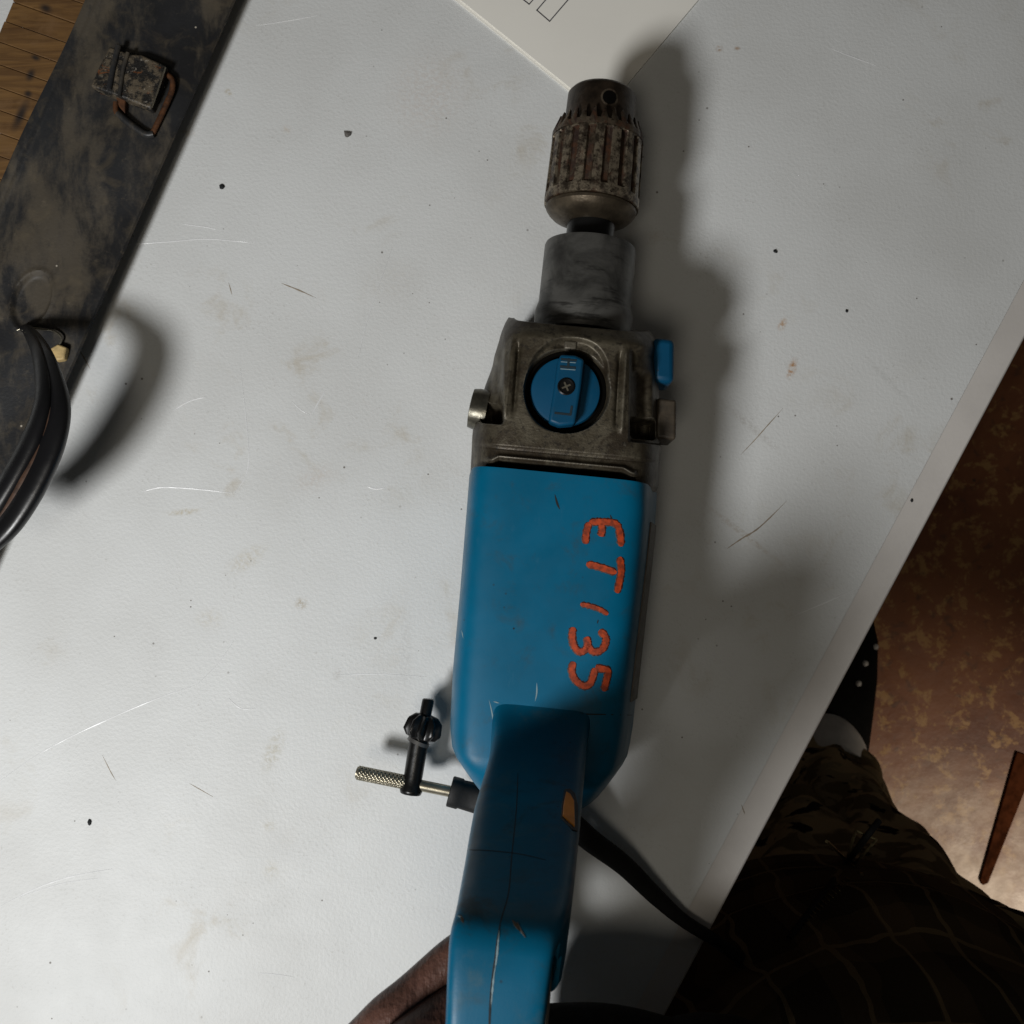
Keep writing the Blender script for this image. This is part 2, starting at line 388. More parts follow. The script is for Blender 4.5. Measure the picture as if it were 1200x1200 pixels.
for q in (A+ed*.12+en*.35, B-ed*.12+en*.35, A+ed*.12+en*1.05, B-ed*.12+en*1.05):
    tobj(tube('leg', [(q.x, q.y, -.026), (q.x, q.y, FZ+.001)], .016, M['gloss'], table, 12, 1))
# scratches: shallow burrs standing on the laminate
def ribbon_flat(pts, wpx, z=.00012, taper=True):
    c = catmull([P(x, y, 0) for x, y in pts], 6); V = []; F = []
    for i, p in enumerate(c):
        t = (c[min(i+1, len(c)-1)]-c[max(i-1, 0)]).normalized(); s = Vector((t.y, -t.x, 0))
        u = i/(len(c)-1); w = wpx*.58/1200*(math.sin(math.pi*(.06+.9*u)) if taper else 1)*random.uniform(.6, 1.1)*.5
        V += [Vector((p.x, p.y, .00002))-s*w, Vector((p.x, p.y, z)), Vector((p.x, p.y, .00002))+s*w]
        if i: b = 3*i; F += [(b-3, b-2, b+1, b), (b-2, b-1, b+2, b+1)]
    return V, F
for pts, wd in (([(0, 915), (45, 884), (100, 855), (180, 820), (230, 803)], 2.0), ([(230, 803), (255, 778), (276, 748)], 1.2),
                ([(0, 1062), (40, 1042), (80, 1028), (132, 1018)], 2.0), ([(20, 1052), (70, 1036), (115, 1029)], 1.4),
                ([(167, 576), (190, 571), (230, 573), (273, 578)], 2.4), ([(275, 578), (289, 555), (291, 520), (282, 432)], 1.6),
                ([(203, 481), (222, 470), (242, 465)], 1.8), ([(148, 287), (200, 283), (245, 280), (298, 285)], 2.4), ([(210, 262), (240, 266), (254, 269)], 1.6),
                ([(922, 725), (965, 707), (1012, 686)], 1.8), ([(974, 57), (1000, 67), (1027, 77)], 1.6), ([(364, 488), (374, 470), (384, 454)], 1.8),
                ([(420, 420), (432, 370), (460, 290)], .9), ([(268, 818), (282, 830), (300, 830)], 1.5), ([(395, 791), (440, 790), (500, 793)], 1.3),
                ([(300, 30), (340, 24), (372, 18)], 1.2), ([(305, 1140), (325, 1142), (345, 1145)], 1.3),
                ([(342, 470), (352, 480), (363, 486)], 1.2), ([(430, 570), (441, 573), (452, 571)], 2.4)):
    V, F = ribbon_flat(pts, wd); tobj(obj('scratch', V, F, M['scratch'], table))
for pts, wd in (([(330, 332), (350, 340), (370, 349)], 1.8), ([(852, 643), (868, 632), (890, 618), (922, 587)], 2.0), ([(868, 533), (885, 515), (900, 498), (918, 478)], 1.4),
                ([(268, 331), (272, 346)], 1.2), ([(869, 943), (871, 949), (873, 954)], 1.6), ([(93, 410), (100, 422), (106, 433)], 1.6), ([(222, 918), (236, 926), (250, 934)], 1.2),
                ([(500, 1190), (502, 1196)], 1), ([(120, 885), (130, 905), (136, 915)], 1.0)):
    V, F = ribbon_flat(pts, wd, .0001); tobj(obj('scratch', V, F, M['darkscratch'], table))
# loose crumbs
def crumb(px, py, r, label, mat='chip', el=1.4):
    p = P(px, py, 0); k = .58/1200; bm = bmesh.new(); bmesh.ops.create_icosphere(bm, subdivisions=1, radius=r*k*.8)
    for v in bm.verts: v.co = Vector((v.co.x*el*random.uniform(.5, 1.2), v.co.y*random.uniform(.4, 1.4), v.co.z*.55*random.uniform(.7, 1.1)))
    zmin = min(v.co.z for v in bm.verts); me = bpy.data.meshes.new('crumb'); bm.to_mesh(me); bm.free(); me.materials.append(M[mat])
    o = bpy.data.objects.new('crumb', me); COL.objects.link(o); o.location = (p.x, p.y, -zmin); o.rotation_euler = (0, 0, random.uniform(0, 3)); tag(o, label, 'crumb', 'crumbs lying on the table')
crumb(407, 158, 5.5, 'largest grey crumb on the open table between the black case and the chuck')
crumb(260, 219, 3.6, 'small black crumb on the table just right of the black case', 'dark')
crumb(105, 964, 3.0, 'short dark crumb on the bare table at lower left', 'dark', 2.0)
crumb(908, 295, 3.0, 'black crumb on the table right of the drill shadow beside the steel neck', 'dark')
crumb(992, 365, 2.3, 'tiny black crumb on the shaded table near the rust stain and the right edge', 'dark')
crumb(1068, 586, 2.4, 'tiny black crumb close to the pale right table edge', 'dark')
crumb(440, 748, 2.0, 'tiny black crumb on the table above the chuck key', 'dark')

# ================================================================== BOOKLET
zb = .0022
bl = [P(532, -8, zb), P(676, 109, zb), P(712, 128, zb), P(735, 102, zb), P(835, -18, zb)]
c0 = P(706, 133, zb); l1 = P(520, -16, zb); r1 = P(835, -20, zb)
dl = (l1-c0).normalized(); dr = (r1-c0).normalized()
book = tag(empty('booklet', (c0.x, c0.y, 0)), 'white printed sheet stack with boxes on it, its corner tucked behind the chuck', 'paper')
def bobj(o): o.location = (-c0.x, -c0.y, 0); return o
quad = [c0, c0+dr*.24, c0+dr*.24+dl*.3, c0+dl*.3]
for k in range(2):
    j = (1-k)*.0016
    q = [c0-dr*j, c0+dr*.24, c0+dr*.24+dl*.3, c0+dl*.3-dr*j]
    bobj(prism('sheet', q, .0001+k*.0011, .0001+k*.0011+.0010, M['paper'], book))
def inkline(pts, wd=1.3):
    V = []; F = []
    for (a, b) in zip(pts, pts[1:]):
        a, b = P(*a, zb+.0002), P(*b, zb+.0002); a.z = b.z = .00245; t = (b-a).normalized(); s = Vector((t.y, -t.x, 0))*wd*.58/2400; i = len(V)
        V += [a-s-t*s.length, a+s-t*s.length, b+s+t*s.length, b-s+t*s.length]; F.append((i, i+1, i+2, i+3))
    return V, F
for pts in ([(629, 12), (644, 25), (668, -3), (653, -16), (629, 12)], [(606, -6), (620, 5), (640, -18), (626, -29), (606, -6)]):
    V, F = inkline(pts); bobj(obj('printed_box', V, F, M['ink'], book))

# ================================================================== DRILL
AX = .056
A0 = P(633, 850, AX); A1 = P(704.5, 110, AX); dv = (A1-A0); ROT = math.atan2(-dv.x, dv.y)
drill = tag(empty('hammer_drill', (A0.x, A0.y, 0), ROT), 'blue corded power drill with rusty chuck and orange hand-painted ET135', 'drill')
RM = Matrix.Rotation(-ROT, 4, 'Z')
def L(v): q = RM @ (Vector(v)-Vector((A0.x, A0.y, 0))); return q
def D(px, py, z=AX): return L(P(px, py, z))
CL = L(CAM)
def Lray(px, py): return (RM @ ray(px, py)).normalized()
def cy(py):                               # local y of a point on the centre line at picture row py
    return D(704.5-(py-110)*(71.5/740), py, AX).y
def halfw(pw, py, z=AX):                  # picture width -> metres
    return pw/2*((P(0, py, z)-CAM).dot(FWD))/1200
cx0 = 0.0
# chuck --------------------------------------------------------------
czx = D(697, 200, AX).x
def yy(py): return cy(py)
SEG = 144
nose = lathe('chuck_nose', [(yy(106), .004), (yy(106.2), .009), (yy(107.5), halfw(60, 100)), (yy(110), halfw(73, 100)), (yy(114), halfw(80, 110)), (yy(175), halfw(83, 140))], D(705, 120).x, AX, M['nose'], drill, 64)
for ang in (.17, .17+2.09, .17-2.09):    # key holes round the nose
    r = halfw(80, 110); yk = yy(132); q = []
    for ring, rr in ((0, .0046), (1, .0036)):
        q.append([])
        for j in range(24):
            a = 2*math.pi*j/20; dx = math.cos(a)*rr; dy = math.sin(a)*rr; th = ang+dx/r
            R_ = r+(.0003 if ring == 0 else .00035)
            q[-1].append(Vector((D(705, 120).x+math.sin(th)*R_, yk+dy, AX+math.cos(th)*R_)))
    loft('hole_rim', q, M['rust'], nose, 30, False)
    V = q[1]; obj('key_hole', V, [tuple(range(24))], M['void'], nose)  # flat black disc, the shade inside the hole put into its colour
# toothed ring
NT_ = 27
def tooth(i, j):
    ph = (j*NT_/216) % 1.0
    return 1
segT = 216
prof = [(yy(167), halfw(107, 150)), (yy(161), halfw(107, 150))]
rings = [[Vector((czx+math.cos(2*math.pi*j/segT)*r, y, AX+math.sin(2*math.pi*j/segT)*r)) for j in range(segT)] for y, r in prof]
tip = []
inner = []; floor_ = []
for j in range(segT):
    ph = (j % 8)/8; h = [0, 0, .35, .9, 1, .9, .35, 0][j % 8]
    a = 2*math.pi*j/segT; r = halfw(107, 150)-.0022*h-.0006; y = yy(161)+h*.0075
    tip.append(Vector((czx+math.cos(a)*r, y, AX+math.sin(a)*r)))
    r2 = halfw(95, 150)-.001*h; inner.append(Vector((czx+math.cos(a)*r2, y-.0003, AX+math.sin(a)*r2))); r3 = halfw(91, 150); floor_.append(Vector((czx+math.cos(a)*r3, yy(165), AX+math.sin(a)*r3)))
loft('toothed_ring', [rings[0], rings[1], tip, inner, floor_], M['rust'], drill, 35, True)
# fluted sleeve
NR = 17
def flute(y0):
    def f(i, j):
        ph = ((j*NR/(NR*12))) % 1.0
        g = sstep(.50, .58, ph)*(1-sstep(.90, .98, ph))
        return 1-.085*g*y0[i]
    return f
sp = [(166, 104, 0), (167, 106, 0), (168.5, 106.5, .0), (170, 107, 1), (205, 109, 1), (231, 110.5, 1), (234, 111, .0), (241, 111, 0), (244, 110, 0)]
sleeve = lathe('chuck_sleeve', [(yy(a), halfw(b, 200)) for a, b, c in sp], czx, AX, m_rust('worn_fluted_steel', (czx, AX, halfw(109, 200))), drill, NR*12, flute([c for a, b, c in sp]), 35)
lathe('chuck_back', [(yy(243.9), halfw(103, 200)), (yy(246), halfw(106, 200)), (yy(249), halfw(105, 200)), (yy(253), halfw(99, 200)), (yy(257), halfw(90, 200)), (yy(260), halfw(76, 200)), (yy(263), halfw(62, 200)), (yy(264), halfw(54, 200))], czx, AX, m_simple('worn_brown_steel', (.11, .086, .058), .42, .8, .5, 120, .25, 500), drill, 72, None, 25)
nx = D(689, 320).x
lathe('spindle', [(yy(300), .0125), (yy(250), .0125)], (czx+nx)/2, AX, M['gloss'], drill, 40)
neck = lathe('neck', [(yy(394), halfw(114, 350)), (yy(374), halfw(115, 350)), (yy(370), halfw(115, 350)), (yy(364), halfw(112, 350)), (yy(358), halfw(108.5, 350)), (yy(293), halfw(107, 300)), (yy(290), halfw(105, 300)), (yy(289.6), halfw(98, 300)), (yy(291), halfw(60, 300))], nx, AX, M['neck'], drill, 72, None, 30)
# gearbox -------------------------------------------------------------
Lt = [(371, 603), (374, 598), (385, 592), (400, 586), (450, 571), (490, 559), (505, 555), (520, 553.5), (566, 551)]
Rt = [(371, 745), (374, 755), (380, 763), (390, 768), (430, 773), (500, 775), (520, 774), (560, 772), (566, 769)]
def box_sd(x, y, x0, x1, y0, y1, r):     # signed distance to rounded box
    cx, cyy = (x0+x1)/2, (y0+y1)/2; qx = abs(x-cx)-(x1-x0)/2+r; qy = abs(y-cyy)-(y1-y0)/2+r
    return math.hypot(max(qx, 0), max(qy, 0))+min(max(qx, qy), 0)-r
def gear_z(px, yp, a):
    top = .0905+.0075*sstep(371, 400, yp)
    py = yp+(px-660)*.093
    e = max(0, 1-abs(a)**7)**.42
    z = AX+(top-AX)*e
    # shoulder at the front rounds over to the neck
    z -= .012*(1-sstep(370, 379, yp))
    d = math.hypot(px-664, (py-458))
    # raised collar around the knob and the sunk well
    col = sstep(62, 58, d)*sstep(470, 440, 0+py*0+440)
    ux = abs(px-663-(458-py)*.09)
    arch = box_sd(px-(458-py)*.09, py, 618, 709, 398, 505, 42)
    z -= .0028*sstep(3, -3, arch)*sstep(-60, 0, arch+60*0+60)
    z -= .0075*sstep(51, 47.5, d)
    # side panels fall away beside two ribs
    lx = px-(590+(yp-440)*-.02)
    side = sstep(2, -4, lx)*sstep(393, 405, yp)*sstep(506, 502, yp)
    z -= .0042*side
    rx = px-(738+(yp-440)*-.02)
    z -= .0042*sstep(-2, 4, rx)*sstep(397, 409, yp)*sstep(512, 508, yp)
    z -= .0030*math.exp(-((px-(609-(yp-400)*.08))/2.6)**2)*sstep(400, 420, yp)*sstep(500, 470, yp)
    z -= .0022*math.exp(-((px-(727-(yp-400)*.06))/2.6)**2)*sstep(400, 420, yp)*sstep(505, 480, yp)
    z += .0012*math.exp(-((px-(601-(yp-400)*.1))/3.2)**2)*sstep(400, 410, yp)*sstep(500, 490, yp)
    z += .0012*math.exp(-((px-(734-(yp-400)*.06))/3.0)**2)*sstep(400, 410, yp)*sstep(505, 495, yp)
    z -= .012*sstep(2, -2, box_sd(px, yp, 564, 589, 478, 503, 4))
    z -= .007*sstep(3, -6, box_sd(px, yp, 570, 588, 425, 500, 8))
    z -= .012*sstep(2, -2, box_sd(px, yp, 740, 768, 480, 504, 4))
    z -= .006*sstep(4, -8, box_sd(px, yp, 742, 764, 425, 500, 8))
    # groove and lip of the rear flange, then the open slot
    z -= .0010*math.exp(-((yp-531)/1.5)**2)
    z -= .0012*sstep(531, 533, yp)
    wv = 546.5+5*sstep(586, 574, px)+5*sstep(728, 742, px)
    inner = sstep(570, 576, px)*sstep(746, 740, px)
    z += .0022*math.exp(-((yp-(wv-4))/3.0)**2)*sstep(566, 574, px)*sstep(748, 742, px)
    z -= .030*sstep(wv, wv+2.5, yp)*inner
    z -= .004*math.exp(-((px-664)/13)**2-((py-405)/8)**2)*.6
    return z
NA, NB = 230, 230; V = []; F = []
def easeA(t): return math.copysign(1-(1-abs(t))**1.6, t)
for ib in range(NB+1):
    yp = 371+195*ib/NB; l, r = lerp_tab(Lt, yp), lerp_tab(Rt, yp)
    for ia in range(-1, NA+2):
        t = max(-1, min(1, -1+2*ia/NA)); a = easeA(t); px = l+(r-l)*(a+1)/2
        q = D(px, yp+(px-660)*.093, AX if abs(a) > .93 else AX+(.096-AX)*sstep(.93, .7, abs(a)))
        q = D(px, yp+(px-660)*.093, AX+(.096-AX)*(max(0, 1-abs(a)**7)**.42))
        z = gear_z(px, yp, a) if 0 <= ia <= NA else .010
        V.append((q.x, q.y, z))
W = NA+3
for ib in range(NB):
    for ia in range(W-1):
        F.append((ib*W+ia, ib*W+ia+1, (ib+1)*W+ia+1, (ib+1)*W+ia))
nv = len(V)
# front and back walls close the casting down to the table side
for row in (0, NB):
    base = len(V)
    for ia in range(W): V.append((V[row*W+ia][0], V[row*W+ia][1], .010))
    for ia in range(W-1): F.append((row*W+ia, row*W+ia+1, base+ia+1, base+ia))
gear = obj('gearbox', V, F, M['cast'], drill, 38)
gb = BVHTree.FromPolygons([Vector(v) for v in V], F)

# speed knob
kc = D(663, 458, .094); kr = 41.5*(.58-.094)/1200
def disc_lathe_z(name, prof, c, mat, parent, seg=56, smooth=35):
    rings = [[Vector((c.x+math.cos(2*math.pi*j/seg)*r, c.y+math.sin(2*math.pi*j/seg)*r, z)) for j in range(seg)] for r, z in prof]
    return loft(name, rings, mat, parent, smooth)
disc_lathe_z('knob_seat', [(kr*1.17, .080), (kr*1.17, .0912), (kr*1.08, .0915), (kr*1.06, .088)], kc, M['void'], drill)  # near-black ring set round the knob
knob = disc_lathe_z('speed_knob', [(kr, .080), (kr, .0915), (kr*.975, .0925), (kr*.9, .0928)], kc, M['knobblue'], drill)
ra = math.atan2(D(652, 495, .1).y-D(668, 421, .1).y, D(652, 495, .1).x-D(668, 421, .1).x)
def kp(px, py, z=.101): q = D(px, py, z); return (q.x, q.y)
bar = [kp(657, 415), kp(674, 416), kp(685, 421), kp(681, 455), kp(674, 497), kp(655, 499), kp(643, 494), kp(645, 480), kp(650, 450), kp(653, 425)]
gp = prism('knob_grip', bar, .0915, .1015, M['knobblue'], knob, .0014)
disc_lathe_z('screw', [(.0042, .0995), (.0042, .1019), (.0036, .1023), (.0030, .1017), (.0006, .1016)], D(663.5, 453, .1015), M['gloss'], knob, 24)
for a_ in (.5, 2.07):
    c_ = D(663.5, 453, .1015); t_ = Vector((math.cos(a_), math.sin(a_), 0))*.0022; s_ = Vector((-math.sin(a_), math.cos(a_), 0))*.0004
    prism('cross_slot', [(v.x, v.y) for v in (c_-t_-s_, c_+t_-s_, c_+t_+s_, c_-t_+s_)], .1005, .10195+(a_ > 1)*.00005, M['steel'], knob)
def zstroke(pts, wpx, z, mat, parent, name, h=.0003):
    V = []; F = []
    for (a, b) in zip(pts, pts[1:]):
        a, b = D(*a, z), D(*b, z); t = (b-a); t.z = 0; t.normalize(); s = Vector((t.y, -t.x, 0))*wpx*(.48)/2400; i = len(V)
        pr = [a-s-t*s.length*.6, a+s-t*s.length*.6, b+s+t*s.length*.6, b-s+t*s.length*.6]
        V += [Vector((p.x, p.y, z-.001)) for p in pr]+[Vector((p.x, p.y, z+h)) for p in pr]
        F += [(i+4, i+5, i+6, i+7)]+[(i+k, i+(k+1) % 4, i+4+(k+1) % 4, i+4+k) for k in range(4)]
    return obj(name, V, F, mat, parent)
zstroke([(650.5, 484), (668.5, 486), ], 2.6, .1015, M['engrave'], gp, 'letter_l', .0002)
zstroke([(668.5, 485.5), (670, 476.5)], 2.6, .1015, M['engrave'], gp, 'letter_l', .00025)
zstroke([(658, 421), (675, 422.5)], 2.6, .1015, M['engrave'], gp, 'letter_h', .0002)
zstroke([(657, 429.5), (674, 431)], 2.6, .1015, M['engrave'], gp, 'letter_h', .0002)
zstroke([(666.5, 421), (665.5, 431)], 2.8, .1015, M['engrave'], gp, 'letter_h', .00025)
zstroke([(657, 432.3), (674, 433.6)], .8, .1015, M['light_mark'], gp, 'letter_edge', .0002)
zstroke([(657.5, 424), (674.5, 425.2)], .7, .1015, M['light_mark'], gp, 'letter_edge', .0002)
# pointer mark above the knob
q = D(668, 404, .095); prism('pointer', [kp(662, 399, .095), kp(677, 400, .095), kp(675, 410, .095), kp(661, 409, .095)], .088, .0955, M['cast'], gear, .001)
# levers and bolts at the sides
def sidebox(name, px0, px1, py0, py1, z0, z1, mat, bev):
    p = [D(px0, py0, (z0+z1)/2), D(px1, py0+(px1-px0)*.09, (z0+z1)/2), D(px1-1, py1+(px1-px0)*.09, (z0+z1)/2), D(px0-1, py1, (z0+z1)/2)]
    return prism(name, [(v.x, v.y) for v in p], z0, z1, mat, drill, bev)
sidebox('mode_lever', 762, 787, 401, 452, .052, .076, M['knobblue'], .003)
sidebox('side_boss', 766, 789, 471, 517, .050, .074, M['plate'], .0015)
q0 = D(571, 482, .068); q1 = D(551, 478, .068)
tube('side_bolt', [q0, q0+(q1-q0)*.6, q0+(q1-q0)*.95, q1], [.0105, .0105, .0098, .007], m_simple('worn_bolt_steel', (.16, .15, .12), .34, .8, .5, 150, .2), drill, 28, 1)

# motor housing --------------------------------------------------------
def Ly(yp): return D(660, yp, AX).y
hb = [(566.2, 551, 769), (568, 550, 770), (600, 547.5, 768), (650, 543.5, 763), (700, 539.5, 757), (750, 535, 751.5), (800, 530.5, 746), (840, 528.5, 742), (862, 527.5, 738.5), (878, 529, 735),
      (888, 533, 730), (900, 541, 722), (915, 551, 711.5), (930, 562, 700), (938, 570, 692), (941, 590, 672)]
rings = []
for yp, l, r in hb:
    pyl = yp+(l-660)*.093; pyr = yp+(r-660)*.093
    a, b = D(l, pyl, AX), D(r, pyr, AX)
    y = (a.y+b.y)/2; cxm = (a.x+b.x)/2; rx = (b.x-a.x)/2
    up = .0435-.014*sstep(885, 941, yp); dn = AX-.001 if yp < 890 else AX-.001-.02*sstep(890, 941, yp)
    rg = superellipse(cxm, AX, rx, up, dn, 7.5, 96, y)
    for v in rg:                          # the flanks lean in towards the top
        if v.z > AX: v.x -= (v.x-cxm)/rx*(.0105 if v.x > cxm else .0030)*(v.z-AX)/up
    rings.append(rg)
body = loft('motor_housing', rings, M['blue'], drill, 32)
bb = BVHTree.FromPolygons([v for r in rings for v in r], [(i*96+j, i*96+(j+1) % 96, (i+1)*96+(j+1) % 96, (i+1)*96+j) for i in range(len(rings)-1) for j in range(96)])

def hit(bvh, px, py):
    loc, nrm, idx, dist = bvh.ray_cast(CL, Lray(px, py))
    if loc is None: return None
    if nrm.dot(Lray(px, py)) > 0: nrm = -nrm
    return loc, nrm
def stroke(name, bvh, pts, wpx, mat, parent, off=.00015, dome=.0, smooth_n=5, taper=False, jit=0.0, endcap=True):
    px = catmull([Vector((x, y, 0)) for x, y in pts], smooth_n) if len(pts) > 2 else [Vector((pts[0][0]*(1-k/8)+pts[1][0]*k/8, pts[0][1]*(1-k/8)+pts[1][1]*k/8, 0)) for k in range(9)]
    H = [hit(bvh, p.x, p.y) for p in px]; H = [h for h in H if h]
    if len(H) < 2: return None
    V = []; F = []; prof = [(-1, 0), (-.93, .9), (0, 1), (.93, .9), (1, 0)]
    # rounded ends
    n = len(H)
    for i, (c, nr) in enumerate(H):
        t = (H[min(i+1, n-1)][0]-H[max(i-1, 0)][0]).normalized(); s = t.cross(nr).normalized()
        u = i/(n-1); w = wpx*.48/2400
        if taper: w *= max(.08, math.sin(math.pi*u))
        elif endcap:
            e = min(i, n-1-i); w *= (.35, .66, .86, .96)[e] if e < 4 else 1
        w *= 1+random.uniform(-jit, jit)
        for a, h in prof: V.append(c+s*w*a+nr*(off*(.15 if h == 0 else 1)+dome*h))
        if i:
            b = 5*i
            for k in range(4): F.append((b-5+k, b-4+k, b+1+k, b+k))
    F.append((0, 1, 2, 3, 4)); F.append(tuple(range(5*(n-1), 5*n)))
    return obj(name, V, F, mat, parent, 50)
Z = lambda L_: [(500+x/4, 560+y/4) for x, y in L_]
# each sign: list of strokes traced in the photograph's rows and columns
glyphs = {
 'letter_e': [[(745, 310), (748, 260), (762, 208)], [(762, 208), (820, 206), (885, 215), (905, 255), (912, 322)], [(818, 215), (822, 245), (815, 275)]],
 'letter_t': [[(905, 370), (912, 430), (905, 480), (892, 540)], [(748, 403), (810, 418), (890, 445)]],
 'digit_one': [[(720, 592), (770, 602), (815, 618), (850, 640)]],
 'digit_three': [[(688, 700), (682, 740), (690, 785), (715, 815), (745, 805), (755, 775), (748, 745)], [(752, 780), (775, 812), (810, 812), (835, 785), (838, 745), (808, 715)]],
 'digit_five': [[(690, 862), (680, 900), (695, 945), (735, 975), (765, 965), (780, 930), (790, 892)], [(790, 890), (820, 895), (850, 905), (842, 950), (830, 1000)]]}
for nm, ss in glyphs.items():
    wd = {'digit_one': 6.0}.get(nm, 8.6)
    for s in ss:
        stroke(nm, bb, Z(s), wd+1.2, M['letteredge'], body, .00010, .0, 10, jit=.13)
        stroke(nm, bb, Z(s), wd-1.2, M['letter'], body, .00018, .0, 10, jit=.14)
# scuffs on the housing
for s, wd, mt in ((([650, 579], [653, 590], [656, 597]), 2.6, 'dark'), (([715, 603], [718, 612]), 2.2, 'dark'), (([601, 736], [603, 737]), 2.5, 'dark'), (([629, 800], [629, 812], [627, 822]), 1.6, 'light_mark'), (([578, 822], [585, 824]), 1.4, 'light_mark'), (([541, 738], [543, 748]), 1.6, 'light_mark'),
                  (([573, 820], [577, 838], [579, 860]), 1.4, 'light_mark'), (([700, 731], [701, 726]), 1.6, 'dark')):
    stroke('scuff', bb, s, wd, M[mt], body, .0001, 0, 4, taper=True)
# seam of the handle cover on the right
stroke('cover_seam', bb, [(628, 872), (630, 855), (638, 843), (652, 837), (690, 837), (741, 838)], 1.5, M['dark'], body, .0001, 0, 6)
# name plate standing along the right flank
pl = []
for yp in range(606, 812, 6):
    r = lerp_tab([(a, c) for a, b, c in hb], yp); pl.append(D(r-.5, yp+(r-660)*.093, AX))
V = []; F = []
for i, p in enumerate(pl):
    o_ = .0002 if 0 < i < len(pl)-1 else 0
    V += [(p.x+.0009, p.y, .040), (p.x+.0009, p.y, .057), (p.x-.0045, p.y, .0785), (p.x-.0070, p.y, .0785), (p.x-.003, p.y, .040)]
    if i: b = 5*i; F += [(b-5+k, b-5+(k+1) % 5, b+(k+1) % 5, b+k) for k in range(5)]
F += [(0, 1, 2, 3, 4), tuple(range(5*len(pl)-5, 5*len(pl)))]
obj('name_plate', V, F, M['plate'], drill, 30)

# handle -----------------------------------------------------------------
hs = [(785, .0900, 584, 696), (805, .0955, 580, 696), (825, .0992, 578, 694), (840, .1030, 577.5, 692), (858, .1080, 577.5, 689), (882, .1165, 573.5, 687), (910, .129, 565, 684), (940, .145, 556.5, 681.5), (970, .159, 551, 678.5), (1000, .172, 546, 675.5), (1030, .184, 540.5, 671.5), (1048, .191, 537, 668),
      (1062, .1955, 534, 664), (1078, .199, 530, 659), (1095, .2012, 527.5, 654), (1115, .2022, 525.5, 650), (1150, .203, 523.5, 645), (1200, .2035, 521.5, 639), (1250, .203, 519, 634), (1300, .201, 516, 629)]
def HZ(z): return z if z < .1 else .1+(z-.1)*1.50
st = []
for py, z, l, r in hs:
    z = HZ(z)
    f = .004
    a, b = D(l, py+(l-600)*.05, z-f), D(r, py+(r-600)*.05, z-f); st.append(((a.x+b.x)/2, (a.y+b.y)/2, z, (b.x-a.x)/2))
lx, ly, lz, lw = st[-1]
for dy, z in ((-.014, .245), (-.026, .232), (-.034, .21), (-.037, .18), (-.037, .14), (-.035, .09)):
    st.append((lx-.001, ly+dy, z, lw))
rings = []; S = 56
for i, (x, y, z, wd) in enumerate(st):
    a, b = st[max(i-1, 0)], st[min(i+1, len(st)-1)]
    ty, tz = b[1]-a[1], b[2]-a[2]; n_ = math.hypot(ty, tz); ty /= n_; tz /= n_
    ny, nz = tz, -ty                       # outward normal of the front/top surface
    th = .030 if i < 9 else .031; h = th/2
    ring = []
    for j in range(S):
        an = 2*math.pi*j/S; c, s = math.cos(an), math.sin(an); e = 2/8
        u = math.copysign(abs(c)**e, c)*wd; v = math.copysign(abs(s)**e, s)*h
        ring.append(Vector((x+u, y+ny*(v-h), z+nz*(v-h))))
    rings.append(ring)
handle = loft('handle', rings, M['handle'], drill, 30)
hbv = BVHTree.FromPolygons([v for r in rings for v in r], [(i*S+j, i*S+(j+1) % S, (i+1)*S+(j+1) % S, (i+1)*S+j) for i in range(len(rings)-1) for j in range(S)])
# lower bar closing the D behind the housing
ye = st[-1][1]; xe = st[-1][0]; yb = D(630, 935, AX).y
rr = []
for y, z, wd, h in ((yb+.012, .045, .017, .016), (yb-.02, .043, .016, .015), (ye+.02, .043, .016, .015), (ye+.004, .046, .016, .016), (ye-.006, .058, .016, .017), (ye+.012, .075, .016, .016), (ye+.014, .092, .016, .014)):
    rr.append(superellipse(xe*.8, z, wd, h, h, 4, 32, y))
loft('handle_lower_bar', rr[:5], M['handle'], drill, 35)
stroke('centre_seam', hbv, [(607, 905), (605, 950), (600, 1000), (596, 1046), (588, 1075), (583.5, 1095)], 1.0, M['dark'], handle, .00008, 0, 6)
stroke('centre_seam', hbv, [(583.5, 1095), (581, 1120), (578, 1140), (575, 1170), (573, 1215)], 1.8, M['dark'], handle, .0001, 0, 6)
stroke('seam_scrape', hbv, [(585, 1090), (583.6, 1105), (582, 1122), (580, 1135)], 1.4, M['light_mark'], handle, .00016, 0, 6, taper=True, jit=.3)
stroke('seam_scrape', hbv, [(581, 1128), (578, 1150), (575.5, 1180)], 1.2, M['light_mark'], handle, .00016, 0, 6, taper=True, jit=.4)
stroke('cross_seam', hbv, [(548, 996), (575, 997), (610, 1001), (640, 1008)], 1.3, M['dark'], handle, .00008, 0, 6)
for s, wd, mt in (((600, 1075), (606, 1085), (612, 1092), 4, 'dark'), ((604, 1078), (608, 1086), (616, 1098), 1.8, 'pine')) and ((((600, 1078), (605, 1084), (610, 1092)), 3.0, 'plate'), (((606, 1080), (610, 1090), (616, 1099)), 1.6, 'chip'), (((540, 1072), (543, 1082)), 2.4, 'plate'),
                  (((536, 1073), (541, 1075)), 1.2, 'light_mark')):
    stroke('scuff', hbv, s, wd, M[mt], handle, .0001, 0, 4, taper=True)
